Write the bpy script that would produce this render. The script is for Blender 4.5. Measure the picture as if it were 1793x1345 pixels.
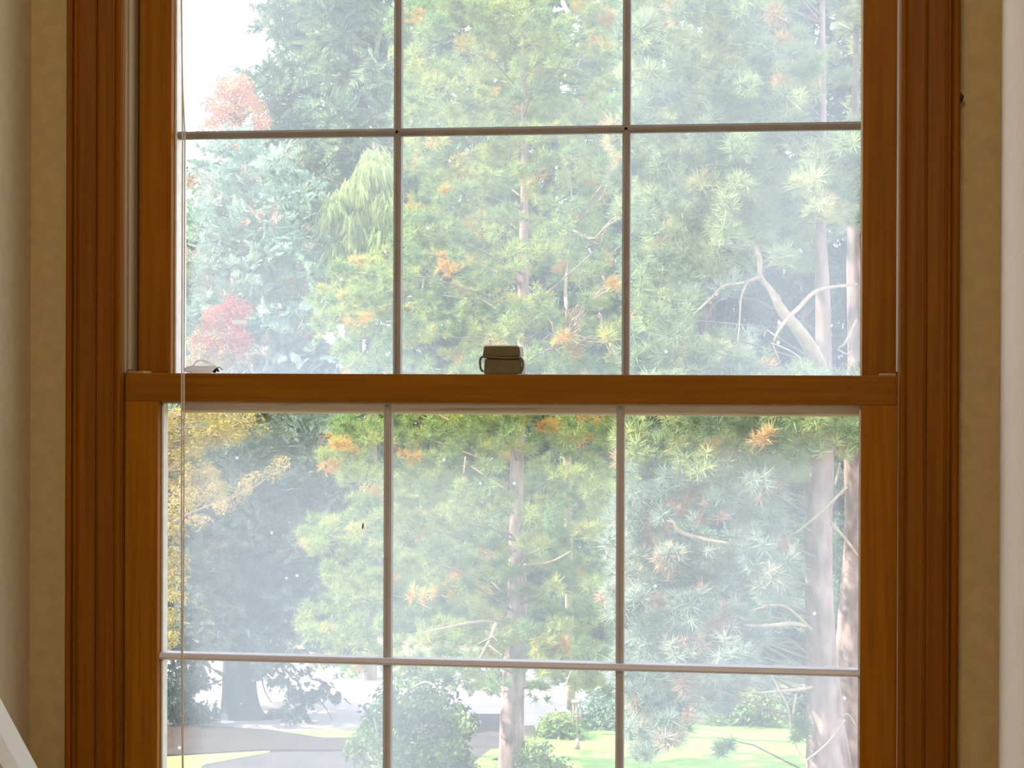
import bpy, bmesh, math, random
import numpy as np
from mathutils import Vector, Matrix
random.seed(7); RNG = np.random.default_rng(7)
S = bpy.context.scene
COL = S.collection
for o in list(bpy.data.objects): bpy.data.objects.remove(o)

# ---------------------------------------------------------------- camera
F = 4000.0; CX, CD, CZ = 0.400, 2.2896, -0.0026
YAW, PITCH, ROLL = 0.16787, -0.0031, 0.00364
fwd = Vector((-math.sin(YAW)*math.cos(PITCH), math.cos(YAW)*math.cos(PITCH), math.sin(PITCH)))
right0 = Vector((math.cos(YAW), math.sin(YAW), 0)); up0 = right0.cross(fwd)
right = right0*math.cos(ROLL)+up0*math.sin(ROLL); up = up0*math.cos(ROLL)-right0*math.sin(ROLL)
CAM = Vector((CX, -CD, CZ))
cd = bpy.data.cameras.new('camera'); cam = bpy.data.objects.new('camera', cd); COL.objects.link(cam)
cam.matrix_world = Matrix(((right.x, up.x, -fwd.x, CAM.x), (right.y, up.y, -fwd.y, CAM.y), (right.z, up.z, -fwd.z, CAM.z), (0, 0, 0, 1)))
cd.sensor_width = 36; cd.lens = F/1793*36; cd.clip_start = 0.05; cd.clip_end = 400
S.camera = cam

# ---------------------------------------------------------------- world, sun, exposure
SUN_DIR = Vector((-0.75, -0.26, 0.61)).normalized()      # points to the sun
w = bpy.data.worlds.new('sky'); S.world = w; w.use_nodes = True
nt = w.node_tree; bg = nt.nodes['Background']
tc = nt.nodes.new('ShaderNodeTexCoord'); sx = nt.nodes.new('ShaderNodeSeparateXYZ'); cr = nt.nodes.new('ShaderNodeValToRGB')
nt.links.new(tc.outputs['Generated'], sx.inputs[0]); nt.links.new(sx.outputs['Z'], cr.inputs[0]); nt.links.new(cr.outputs[0], bg.inputs[0])
cr.color_ramp.elements[0].color = (.95, .97, 1, 1); cr.color_ramp.elements[1].color = (.66, .80, 1, 1)
bg.inputs[1].default_value = 3.0
sl = bpy.data.lights.new('sun', 'SUN'); so = bpy.data.objects.new('sun', sl); COL.objects.link(so)
sl.energy = 12.0; sl.color = (1, .93, .80); sl.angle = math.radians(.6)
so.rotation_euler = SUN_DIR.to_track_quat('Z', 'Y').to_euler(); so.location = (-20, -8, 20)
# added warm fill light for the stairwell, unseen, behind and above the camera
ll = bpy.data.lights.new('room_fill_light', 'AREA'); lo = bpy.data.objects.new('room_fill_light', ll); COL.objects.link(lo)
ll.shape = 'RECTANGLE'; ll.size = .8; ll.size_y = .8; ll.energy = 30; ll.color = (1, .86, .68)
lo.location = (0.0, -2.9, 1.36); lo.rotation_euler = (math.radians(48), 0, 0)
S.view_settings.view_transform = 'Standard'; S.view_settings.look = 'None'
S.view_settings.exposure = 0.0; S.view_settings.gamma = 1.0; S.view_settings.use_curve_mapping = False
S.cycles.max_bounces = 8; S.cycles.transparent_max_bounces = 16; S.cycles.transmission_bounces = 8
S.cycles.use_denoising = True

H = 4.8                                                   # eye height above the garden
def ray(px, py):
    return fwd + right*((px-896.5)/F) - up*((py-672.5)/F)
def at(px, py, dist):                                     # point seen at a pixel, dist metres beyond the camera along +Y
    r = ray(px, py); return CAM + r*(dist/r.y)
def gp(px, py, z=-H):
    r = ray(px, py); return CAM + r*((z-CAM.z)/r.z)
def at_np(P, d):
    fx, rx, ux = map(np.array, (fwd, right, up))
    r = fx + np.outer((P[:, 0]-896.5)/F, rx) - np.outer((P[:, 1]-672.5)/F, ux)
    return np.array(CAM) + r*(d/r[:, 1])[:, None]

# ---------------------------------------------------------------- materials
def mat(name, col, rough=.6, noise=None, col2=None, scale=(1, 1, 1), ns=5, bump=0, spec=.5, metal=0, lo_=.35, hi_=.65, detail=4):
    m = bpy.data.materials.new(name); m.use_nodes = True; n = m.node_tree.nodes; L = m.node_tree.links
    b = n['Principled BSDF']; b.inputs['Base Color'].default_value = (*col, 1); b.inputs['Roughness'].default_value = rough
    b.inputs['Specular IOR Level'].default_value = spec; b.inputs['Metallic'].default_value = metal
    if col2 is not None:
        t = n.new('ShaderNodeTexCoord'); mp = n.new('ShaderNodeMapping'); mp.inputs['Scale'].default_value = scale
        nz = n.new('ShaderNodeTexNoise'); nz.inputs['Scale'].default_value = ns; nz.inputs['Detail'].default_value = detail
        r = n.new('ShaderNodeValToRGB'); r.color_ramp.elements[0].position = lo_; r.color_ramp.elements[1].position = hi_
        r.color_ramp.elements[0].color = (*col, 1); r.color_ramp.elements[1].color = (*col2, 1)
        L.new(t.outputs['Object'], mp.inputs[0]); L.new(mp.outputs[0], nz.inputs['Vector']); L.new(nz.outputs[0], r.inputs[0]); L.new(r.outputs[0], b.inputs['Base Color'])
        if bump:
            bp = n.new('ShaderNodeBump'); bp.inputs['Strength'].default_value = bump; bp.inputs['Distance'].default_value = .002
            L.new(nz.outputs[0], bp.inputs['Height']); L.new(bp.outputs[0], b.inputs['Normal'])
    return m
def leafmat(name, stops, trans=.35):
    m = bpy.data.materials.new(name); m.use_nodes = True; n = m.node_tree.nodes; L = m.node_tree.links
    n.remove(n['Principled BSDF']); out = n['Material Output']
    a = n.new('ShaderNodeAttribute'); a.attribute_name = 'tint'
    r = n.new('ShaderNodeValToRGB'); e = r.color_ramp.elements
    e[0].position, e[0].color = stops[0][0], (*stops[0][1], 1); e[1].position, e[1].color = stops[-1][0], (*stops[-1][1], 1)
    for p, c in stops[1:-1]:
        q = e.new(p); q.color = (*c, 1)
    d = n.new('ShaderNodeBsdfDiffuse'); t = n.new('ShaderNodeBsdfTranslucent'); mx = n.new('ShaderNodeMixShader'); mx.inputs[0].default_value = trans
    L.new(a.outputs['Fac'], r.inputs[0])
    for s in (d, t): L.new(r.outputs[0], s.inputs[0])
    L.new(d.outputs[0], mx.inputs[1]); L.new(t.outputs[0], mx.inputs[2]); L.new(mx.outputs[0], out.inputs[0])
    return m
M = {}
M['wood_v'] = mat('stained_wood_upright', (.235, .078, .001), .5, spec=.12, col2=(.31, .112, .0015), scale=(60, 60, 2.2), ns=3, bump=.08)
M['wood_h'] = mat('stained_wood_crosswise', (.215, .074, .001), .5, spec=.12, col2=(.27, .098, .0015), scale=(2.2, 60, 60), ns=3, bump=.08)
M['casing'] = mat('stained_casing', (.170, .052, .001), .5, spec=.12, col2=(.225, .074, .0015), scale=(50, 50, 1.6), ns=3, bump=.08)
M['wall'] = mat('tan_wall_paint', (.44, .335, .155), .9, spec=.1, col2=(.49, .375, .180), ns=60, bump=.15, detail=8)
M['stop'] = mat('glossy_stained_stop', (.24, .080, .004), .28, spec=.6, col2=(.30, .11, .006), scale=(50, 50, 1.6), ns=3)
M['rightwall'] = mat('wall_paint_with_window_light', (.80, .70, .60), .9, spec=.1, col2=(.84, .74, .64), ns=60, bump=.15, detail=8)  # same wall made paler, window light put into the colour
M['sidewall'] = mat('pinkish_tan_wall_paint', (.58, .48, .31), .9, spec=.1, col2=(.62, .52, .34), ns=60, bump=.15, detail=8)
M['ceil'] = mat('ceiling_paint', (.75, .68, .55), .9)
M['floor'] = mat('landing_carpet', (.35, .25, .16), .95, col2=(.4, .3, .2), ns=200, bump=.5)
M['liner'] = mat('tan_vinyl', (.28, .19, .085), .4, col2=(.36, .26, .14), scale=(10, 10, 1), ns=3)
M['vinyl'] = mat('white_vinyl', (.80, .79, .78), .4, col2=(.70, .68, .64), scale=(3, 30, 30), ns=2)
M['beige'] = mat('weathered_beige_vinyl', (.16, .12, .07), .6, col2=(.72, .63, .50), scale=(2.2, 60, 80), ns=2.2, lo_=.28, hi_=.40)
M['grille'] = mat('taupe_grille', (.23, .195, .16), .5, col2=(.27, .23, .19), ns=40)
M['grillel'] = mat('light_taupe_grille', (.38, .34, .31), .5, col2=(.42, .38, .35), ns=40)
M['grille_lit'] = mat('highlight_painted_grille', (.60, .57, .63), .4)  # whitened grille colour stands for light on the lower crossbars
M['bronze'] = mat('dull_brass', (.11, .085, .04), .5, col2=(.15, .115, .055), ns=60, metal=.35)
M['black'] = mat('dark_speck', (.01, .01, .01), .6)
M['paper'] = leafmat('thin_white_plastic', [(0, (.93, .92, .90)), (1, (.93, .92, .90))], .72)
M['cord'] = mat('pale_cord', (.55, .50, .42), .6, col2=(.68, .62, .54), scale=(1, 1, 300), ns=3)
M['rail'] = mat('white_rail_paint', (.80, .78, .74), .35, col2=(.76, .74, .70), ns=8)
M['bark'] = mat('pine_bark', (.20, .135, .120), .9, spec=.05, col2=(.46, .34, .32), scale=(4, 4, 1.2), ns=3.5, bump=.9)
M['darkbark'] = mat('dark_bark', (.055, .052, .06), .95, col2=(.10, .095, .11), scale=(4, 4, .8), ns=4, bump=.8)
M['bare'] = mat('bare_pale_wood', (.36, .26, .18), .85, spec=.05, col2=(.54, .43, .33), scale=(3, 3, 3), ns=6, bump=.5)
M['twig'] = mat('brown_twig', (.16, .12, .085), .9, col2=(.30, .24, .18), ns=9)
M['lawn'] = mat('lawn_grass', (.22, .37, .095), .95, col2=(.28, .42, .12), ns=1.4, bump=.5, spec=.05)
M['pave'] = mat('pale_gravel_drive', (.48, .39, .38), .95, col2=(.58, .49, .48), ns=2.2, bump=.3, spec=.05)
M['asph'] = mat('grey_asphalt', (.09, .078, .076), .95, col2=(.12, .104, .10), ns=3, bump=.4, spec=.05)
M['duff'] = mat('shadowed_needle_litter', (.06, .042, .036), 1, col2=(.09, .066, .055), ns=4, bump=.6, spec=.02)  # brown litter, with the tree's shadow put into the dark tone
M['earth'] = mat('woodland_floor', (.16, .15, .09), 1, col2=(.24, .22, .12), ns=.8, bump=.5, spec=.02)
M['copper'] = mat('weathered_chime_wood', (.30, .24, .16), .7, col2=(.4, .33, .24), ns=30)
M['sid'] = mat('painted_siding', (.6, .57, .5), .8)
M['pineleaf'] = leafmat('pine_needles', [(0, (.11, .20, .09)), (.35, (.22, .34, .13)), (.6, (.40, .46, .14)), (.8, (.54, .50, .14)), (.88, (.68, .42, .09)), (1, (.70, .33, .07))])
M['pineleaf2'] = leafmat('grey_green_needles', [(0, (.14, .21, .12)), (.4, (.27, .37, .19)), (.7, (.46, .50, .24)), (.88, (.58, .52, .24)), (1, (.60, .38, .18))])
M['coolpine'] = leafmat('haze_tinted_pine_needles', [(0, (.10, .15, .13)), (.4, (.22, .30, .23)), (.7, (.38, .46, .36)), (.9, (.46, .40, .30)), (1, (.58, .36, .24))])  # bluish haze of the lower pane put into the needle colour
M['bluefir'] = leafmat('blue_green_needles', [(0, (.13, .20, .15)), (.5, (.30, .42, .32)), (.9, (.48, .60, .46)), (1, (.48, .38, .28))])
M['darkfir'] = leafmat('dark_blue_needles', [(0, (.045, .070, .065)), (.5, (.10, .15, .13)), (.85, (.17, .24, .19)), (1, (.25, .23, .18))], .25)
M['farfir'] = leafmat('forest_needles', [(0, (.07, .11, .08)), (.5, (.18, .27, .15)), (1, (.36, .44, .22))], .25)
M['limegreen'] = leafmat('lime_weeping_needles', [(0, (.30, .40, .13)), (1, (.48, .56, .24))], .4)
M['redleaf'] = leafmat('red_autumn_leaves', [(0, (.44, .11, .07)), (.7, (.62, .24, .15)), (1, (.66, .38, .18))], .45)
M['goldleaf'] = leafmat('gold_autumn_leaves', [(0, (.22, .22, .06)), (.5, (.40, .33, .10)), (1, (.58, .42, .19))], .45)
M['bushleaf'] = leafmat('glossy_bush_leaves', [(0, (.035, .07, .02)), (.5, (.12, .20, .06)), (.8, (.30, .40, .14)), (1, (.55, .62, .30))], .3)
M['hedgeleaf'] = leafmat('hedge_leaves', [(0, (.10, .19, .07)), (.6, (.26, .36, .11)), (1, (.42, .46, .15))], .3)

def glassmat(name, cx, cz, hx, hz, tm, lm, rm, base):     # fogged pane: pale film, thin next to some edges
    m = bpy.data.materials.new(name); m.use_nodes = True; n = m.node_tree.nodes; L = m.node_tree.links
    n.remove(n['Principled BSDF']); out = n['Material Output']
    def math_(op, a, b=None, clamp=False):
        x = n.new('ShaderNodeMath'); x.operation = op; x.use_clamp = clamp
        for i, v in enumerate((a, b)):
            if v is None: continue
            if hasattr(v, 'node'): L.new(v, x.inputs[i])
            else: x.inputs[i].default_value = v
        return x.outputs[0]
    t = n.new('ShaderNodeTexCoord'); s = n.new('ShaderNodeSeparateXYZ'); L.new(t.outputs['Object'], s.inputs[0])
    nz = n.new('ShaderNodeTexNoise'); nz.inputs['Scale'].default_value = 3.2; nz.inputs['Detail'].default_value = 3; L.new(t.outputs['Object'], nz.inputs['Vector'])
    wob = math_('MULTIPLY', math_('SUBTRACT', nz.outputs[0], .5), .05)
    X = math_('ADD', s.outputs['X'], wob); Z = math_('ADD', s.outputs['Z'], wob)
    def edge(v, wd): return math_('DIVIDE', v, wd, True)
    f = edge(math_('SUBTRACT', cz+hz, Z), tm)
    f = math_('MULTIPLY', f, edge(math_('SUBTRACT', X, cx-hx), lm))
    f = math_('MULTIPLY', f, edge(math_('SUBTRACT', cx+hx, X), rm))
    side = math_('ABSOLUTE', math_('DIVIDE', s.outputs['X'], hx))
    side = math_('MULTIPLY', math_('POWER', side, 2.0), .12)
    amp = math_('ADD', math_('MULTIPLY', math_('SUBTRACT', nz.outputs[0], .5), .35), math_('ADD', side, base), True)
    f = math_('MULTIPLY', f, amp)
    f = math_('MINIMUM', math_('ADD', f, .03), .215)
    vo = n.new('ShaderNodeTexVoronoi'); vo.inputs['Scale'].default_value = 26; L.new(t.outputs['Object'], vo.inputs['Vector'])
    dots = math_('LESS_THAN', vo.outputs['Distance'], .045)
    pick = math_('GREATER_THAN', vo.outputs['Color'], .55)
    f = math_('MAXIMUM', f, math_('MULTIPLY', dots, math_('MULTIPLY', pick, .8)))
    tr = n.new('ShaderNodeBsdfTransparent'); tl = n.new('ShaderNodeBsdfTranslucent'); tl.inputs[0].default_value = (.83, .895, 1, 1)
    mx = n.new('ShaderNodeMixShader'); L.new(f, mx.inputs[0]); L.new(tr.outputs[0], mx.inputs[1]); L.new(tl.outputs[0], mx.inputs[2])
    gl = n.new('ShaderNodeBsdfGlossy'); gl.inputs['Roughness'].default_value = .03
    mg = n.new('ShaderNodeMixShader'); mg.inputs[0].default_value = .03; L.new(mx.outputs[0], mg.inputs[1]); L.new(gl.outputs[0], mg.inputs[2])
    L.new(mg.outputs[0], out.inputs[0])
    return m

# ---------------------------------------------------------------- mesh helpers
def link(name, me, m, parent=None):
    o = bpy.data.objects.new(name, me); COL.objects.link(o)
    if m is not None: me.materials.append(m)
    if parent is not None: o.parent = parent
    return o
def tag(o, label=None, cat=None, group=None, kind=None):
    if label: o['label'] = label
    if cat: o['category'] = cat
    if group: o['group'] = group
    if kind: o['kind'] = kind
    return o
def empty(name, loc=(0, 0, 0)):
    o = bpy.data.objects.new(name, None); COL.objects.link(o); o.location = loc; o.empty_display_size = .1
    bpy.context.view_layer.update(); return o
def box_bm(bm, x0, x1, y0, y1, z0, z1):
    r = bmesh.ops.create_cube(bm, size=1)
    for v in r['verts']:
        v.co = Vector((x0+(v.co.x+.5)*(x1-x0), y0+(v.co.y+.5)*(y1-y0), z0+(v.co.z+.5)*(z1-z0)))
    return r['verts']
def box(name, b, m, parent=None, bevel=0, seg=2):
    bm = bmesh.new(); box_bm(bm, *b)
    if bevel: bmesh.ops.bevel(bm, geom=bm.edges[:], offset=bevel, segments=seg, affect='EDGES', profile=.6)
    me = bpy.data.meshes.new(name); bm.to_mesh(me); bm.free(); return link(name, me, m, parent)
def prism(name, prof, axis, a0, a1, m, parent=None):      # closed profile swept along X or Z
    n = len(prof); vs = []
    for a in (a0, a1):
        for p, q in prof: vs.append((p, q, a) if axis == 'Z' else (a, p, q))
    fs = [tuple(range(n))[::-1], tuple(range(n, 2*n))]+[(i, (i+1) % n, n+(i+1) % n, n+i) for i in range(n)]
    me = bpy.data.meshes.new(name); me.from_pydata(vs, [], fs)
    bm = bmesh.new(); bm.from_mesh(me); bmesh.ops.recalc_face_normals(bm, faces=bm.faces); bm.to_mesh(me); bm.free()
    return link(name, me, m, parent)
def tube_data(pts, rad, seg=8):
    pts = [Vector(p) for p in pts]; vs = []; fs = []; prev = None
    for i, p in enumerate(pts):
        t = (pts[min(i+1, len(pts)-1)]-pts[max(i-1, 0)]).normalized()
        u = t.cross(Vector((.31, .17, .93)) if prev is None else prev.cross(t) if False else Vector((.31, .17, .93)))
        if u.length < 1e-3: u = t.cross(Vector((1, 0, 0)))
        u.normalize(); v = t.cross(u)
        for k in range(seg):
            a = 2*math.pi*k/seg; vs.append(tuple(p+(u*math.cos(a)+v*math.sin(a))*rad[i]))
    for i in range(len(pts)-1):
        for k in range(seg):
            a = i*seg+k; b = i*seg+(k+1) % seg; fs.append((a, b, b+seg, a+seg))
    fs.append(tuple(range(seg))[::-1]); fs.append(tuple(range(len(vs)-seg, len(vs))))
    return vs, fs
def tubes(name, lst, m, parent=None, seg=8, smooth=True):
    V = []; Fc = []
    for pts, rad in lst:
        if not hasattr(rad, '__len__'): rad = [rad]*len(pts)
        v, f = tube_data(pts, rad, seg); k = len(V); V += v; Fc += [tuple(i+k for i in q) for q in f]
    me = bpy.data.meshes.new(name); me.from_pydata(V, [], Fc)
    if smooth: me.polygons.foreach_set('use_smooth', [True]*len(me.polygons))
    o = link(name, me, m, parent)
    if parent is not None: o.matrix_parent_inverse = parent.matrix_world.inverted()
    return o
def smooth_path(P, n=6):                                   # Catmull-Rom through (px,py,dist,rad)
    P = [np.array(p, float) for p in P]; out = []
    for i in range(len(P)-1):
        p0 = P[max(i-1, 0)]; p1 = P[i]; p2 = P[i+1]; p3 = P[min(i+2, len(P)-1)]
        for k in range(n):
            t = k/n; out.append(.5*((2*p1)+(p2-p0)*t+(2*p0-5*p1+4*p2-p3)*t*t+(3*p1-p0-3*p2+p3)*t**3))
    out.append(P[-1]); return out
def limb(name, P, m, parent=None, n=6, seg=8):             # P: (px, py, dist, width in px)
    q = smooth_path(P, n)
    return tubes(name, [([at(a[0], a[1], a[2]) for a in q], [max(a[3]*.5*a[2]/F, .001) for a in q])], m, parent, seg)

# ---------------------------------------------------------------- foliage
def tri_template(kind):
    r = random.Random(3); T = []
    def needle(base, d, L, wd):
        d = Vector(d).normalized(); s = d.cross(Vector((r.uniform(-1, 1), r.uniform(-1, 1), r.uniform(-1, 1)))).normalized()*wd*.5
        b = Vector(base); T.append([b-s, b+s, b+d*L])
    if kind == 'pine':
        for i in range(30):
            a = r.uniform(0, 6.283); z = r.uniform(.05, 1); q = math.sqrt(1-z*z)
            needle((0, 0, r.uniform(-.35, .1)), (q*math.cos(a), q*math.sin(a), z), r.uniform(.75, 1), .10)
    elif kind == 'spray':
        for i in range(13):
            t = i/12
            for s in (-1, 1):
                L = (1-t)*.42+.10
                needle((0, 0, t*.9), (s*.85, r.uniform(-.35, .35), .55), L, .11)
        needle((0, 0, 0), (0, 0, 1), 1, .09)
    elif kind == 'weep':
        for i in range(16):
            a = r.uniform(0, 6.283); b = Vector((.35*math.cos(a)*r.random(), .35*math.sin(a)*r.random(), r.uniform(0, .4)))
            needle(b, (r.uniform(-.2, .2), r.uniform(-.2, .2), 1), r.uniform(.6, 1.1), .07)
    elif kind == 'leaf':
        for i in range(9):
            b = Vector((r.uniform(-.8, .8), r.uniform(-.8, .8), r.uniform(-.8, .8)))
            d = Vector((r.uniform(-1, 1), r.uniform(-1, 1), r.uniform(-.6, 1))).normalized(); s = d.cross(Vector((r.uniform(-1, 1), r.uniform(-1, 1), 1))).normalized()
            L = r.uniform(.4, .6); T.append([b, b+d*L*.45+s*L*.26, b+d*L]); T.append([b, b+d*L, b+d*L*.45-s*L*.26])
    return np.array([[list(v) for v in t] for t in T])
TPL = {k: tri_template(k) for k in ('pine', 'spray', 'weep', 'leaf')}
def foliage(name, pos, axis, size, tint, kind, m, parent=None):
    T = TPL[kind]; N = len(pos); K = len(T)
    a = axis/np.linalg.norm(axis, axis=1)[:, None]; rv = RNG.normal(size=(N, 3))
    u = np.cross(a, rv); u /= np.linalg.norm(u, axis=1)[:, None]; v = np.cross(a, u)
    R = np.stack([u, v, a], 1)                             # rows: local axes
    V = np.einsum('kvj,njc->nkvc', T, R)*size[:, None, None, None]+pos[:, None, None, :]
    V = V.reshape(-1, 3).astype(np.float32); nf = N*K
    me = bpy.data.meshes.new(name); me.vertices.add(nf*3); me.vertices.foreach_set('co', V.ravel())
    me.loops.add(nf*3); me.loops.foreach_set('vertex_index', np.arange(nf*3, dtype=np.int32))
    me.polygons.add(nf); me.polygons.foreach_set('loop_start', np.arange(0, nf*3, 3, dtype=np.int32)); me.polygons.foreach_set('loop_total', np.full(nf, 3, np.int32))
    me.update(calc_edges=True)
    at_ = me.attributes.new('tint', 'FLOAT', 'POINT'); at_.data.foreach_set('value', np.repeat(np.clip(tint, 0, 1), K*3).astype(np.float32))
    o = link(name, me, m, parent)
    if parent is not None: o.matrix_parent_inverse = parent.matrix_world.inverted()
    return o
def inpoly(P, poly):
    x, y = P[:, 0], P[:, 1]; c = np.zeros(len(P), bool); n = len(poly)
    for i in range(n):
        x1, y1 = poly[i]; x2, y2 = poly[(i+1) % n]
        if y1 == y2: continue
        k = ((y1 > y) != (y2 > y)) & (x < (x2-x1)*(y-y1)/(y2-y1)+x1); c ^= k
    return c
def sample(poly, n):
    A = np.array(poly, float); lo_, hi = A.min(0), A.max(0); out = np.zeros((0, 2))
    while len(out) < n:
        q = RNG.uniform(lo_, hi, (n*2, 2)); out = np.vstack([out, q[inpoly(q, poly)]])
    return out[:n]
def crown(parent, polys, dist, spread, ncl, rpx, nt_, size, kind, m, tint=(.45, .15), accent=0, acc=.93, axis=(0, 0, 1), jit=.8, gaps=(), name='foliage', trunk=None, branches=True, bw=.02, droop=.5, sq=.6, bm_=None, nb=90):
    """clumps of sprays filling an outline; each clump hangs on a branch that springs from the trunk line"""
    if not isinstance(polys[0][0], (tuple, list)): polys = [polys]
    P = []; area = [abs(sum(p[i][0]*p[(i+1) % len(p)][1]-p[(i+1) % len(p)][0]*p[i][1] for i in range(len(p)))) for p in polys]
    for p, a in zip(polys, area): P.append(sample(p, max(1, int(ncl*a/sum(area)))))
    P = np.vstack(P); n = len(P); D = dist+RNG.uniform(-spread, spread, n)
    C = at_np(P, D)
    tc_ = RNG.normal(tint[0], tint[1], n)
    if accent: tc_[RNG.random(n) < accent] = acc
    rw = rpx*RNG.uniform(.6, 1.3, n)*dist/F
    off = RNG.normal(size=(n, nt_, 3)); off *= (RNG.random((n, nt_, 1))**.4)/np.linalg.norm(off, axis=2, keepdims=True)
    off *= rw[:, None, None]*np.array([1, 1, sq])
    pos = (C[:, None, :]+off).reshape(-1, 3)
    tt = (tc_[:, None]+RNG.normal(0, .06, (n, nt_))).ravel()
    ax = off.reshape(-1, 3)/np.repeat(rw, nt_)[:, None]*jit+np.array(axis)+RNG.normal(0, .35, (n*nt_, 3))
    sz = size*RNG.uniform(.7, 1.2, n*nt_)
    rel = pos-np.array(CAM); zc = rel@np.array(fwd); pxx = 896.5+F*(rel@np.array(right))/zc; pyy = 672.5-F*(rel@np.array(up))/zc
    keep = np.ones(len(pos), bool)
    for x0, y0, x1, y1 in gaps: keep &= ~((pxx > x0) & (pxx < x1) & (pyy > y0) & (pyy < y1) & (pos[:, 1] < dist+CAM.y+(9 if name == 'rear_foliage' else .3)))
    foliage(name, pos[keep], ax[keep], sz[keep], tt[keep], kind, m, parent)
    if branches and trunk is not None:
        lst = []
        T0 = np.array([list(t) for t in trunk])            # trunk points, bottom to top
        for c in C[::max(1, n//nb)]:
            z = np.clip(c[2]-droop*np.hypot(*(c[:2]-T0[0][:2]))*.4, T0[:, 2].min(), T0[:, 2].max())
            b = np.array([np.interp(z, T0[:, 2], T0[:, 0]), np.interp(z, T0[:, 2], T0[:, 1]), z])
            mid = (b+c)/2+np.array([0, 0, .06*np.linalg.norm(c-b)])+RNG.normal(0, .05, 3)
            lst.append(([b, mid, c], [bw, bw*.6, bw*.25]))
        o = tubes('branches', lst, bm_ or M['twig'], parent, 5); o['kind'] = 'stuff'
def trunk(parent, P, m, n=4, seg=14, name='trunk'):
    q = smooth_path(P, n); pts = [at(a[0], a[1], a[2]) for a in q]
    tubes(name, [(pts, [a[3]*.5*a[2]/F for a in q])], m, parent, seg)
    return sorted([tuple(p) for p in pts], key=lambda p: p[2])
def tree(name, base, label, cat='tree', group=None):
    e = empty(name, base); return tag(e, label, cat, group)

# ================================================================ ROOM
XL = at(53, 672, CD).x; XR = at(1749, 672, CD).x; YB = -3.6; ZF = -1.5; ZC = 1.5
def structure(o, label=None): o['kind'] = 'structure'; return tag(o, label)
bm = bmesh.new(); OX = .425; ZB, ZT = -.93, .86
for b in ((XL-.15, -OX, 0, .14, ZF, ZC), (OX, XR+.15, 0, .14, ZF, ZC), (-OX, OX, 0, .14, ZF, ZB), (-OX, OX, 0, .14, ZT, ZC)): box_bm(bm, *b)
me = bpy.data.meshes.new('wall_front'); bm.to_mesh(me); bm.free(); structure(link('wall_front', me, M['wall']), 'tan painted wall around the window')
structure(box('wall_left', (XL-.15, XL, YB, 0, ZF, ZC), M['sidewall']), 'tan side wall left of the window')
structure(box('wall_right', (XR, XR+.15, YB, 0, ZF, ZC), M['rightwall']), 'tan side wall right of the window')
structure(box('wall_back', (XL-.15, XR+.15, YB-.15, YB, ZF, ZC), M['wall']), 'tan wall of the stairwell behind the camera')
structure(box('floor', (XL-.15, XR+.15, YB-.15, .14, ZF-.1, ZF), M['floor']), 'carpeted landing')
structure(box('ceiling', (XL-.15, XR+.15, YB-.15, .14, ZC, ZC+.1), M['ceil']), 'pale ceiling')

# ================================================================ WINDOW
win = empty('window_1'); structure(win, 'double-hung window with stained wood sashes and narrow grilles')
W = .400
def mirror(p, s): return [(x*s, y) for x, y in p]
def arc(cx, cy, r, a0, a1, n=5): return [(cx+r*math.cos(math.radians(a0+(a1-a0)*i/n)), cy+r*math.sin(math.radians(a0+(a1-a0)*i/n))) for i in range(n+1)]
cas = [(.4262, 0), (.4262, -.0135), (.4275, -.0150), (.4430, -.0165), (.4440, -.0155), (.4450, -.0155)] + arc(.4475, -.0165, .0018, 180, 360, 4) + [(.4500, -.0155), (.4512, -.0155)] + arc(.4540, -.0165, .0036, 180, 350, 5) + [(.4578, -.0150), (.4578, 0)]
stp = [(.4000, 0), (.4000, -.0085)] + arc(.4030, -.0088, .0028, 180, 270, 4) + [(.4050, -.0108), (.4058, -.0098), (.4066, -.0098)] + arc(.4088, -.0105, .0020, 180, 300, 4) + [(.4105, -.0122), (.4235, -.0128), (.4244, -.0118), (.4258, -.0118), (.4258, 0)]
for s in (-1, 1):
    prism('casing', mirror(cas, s), 'Z', ZB-.05, ZT+.05, M['casing'], win)
    prism('stop', mirror(stp, s), 'Z', ZB, ZT, M['casing'], win)
    a, b = sorted((s*.3996, s*.4002)); box('stop_edge', (a, b, -.0075, -.0005, ZB, ZT), M['stop'], win)
    box('jamb', (s*.402 if s > 0 else -.4249, .4249 if s > 0 else -.402, .0005, .13, ZB, ZT), M['wood_v'], win)
    b = (min(s*W, s*.4019), max(s*W, s*.4019))
    box('jamb_liner', (b[0], b[1], .0005, .10, ZB, ZT), M['liner'], win)
    lp = [(s*.3985, .010), (s*.3968, .013), (s*.3968, .020), (s*.3985, .023), (s*.40, .023), (s*.40, .010)]
    prism('liner_ridge', lp, 'Z', .004, ZT, M['liner'], win)
prism('head_casing', [(0, ZT-.01), (-.0135, ZT-.01), (-.0165, ZT+.02), (-.0165, ZT+.045), (0, ZT+.045)], 'X', -.4578, .4578, M['casing'], win)
box('sill', (-.49, .49, -.05, .13, ZB-.03, ZB), M['wood_h'], win, .004)
ol = .3629; Rh = .267
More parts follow.
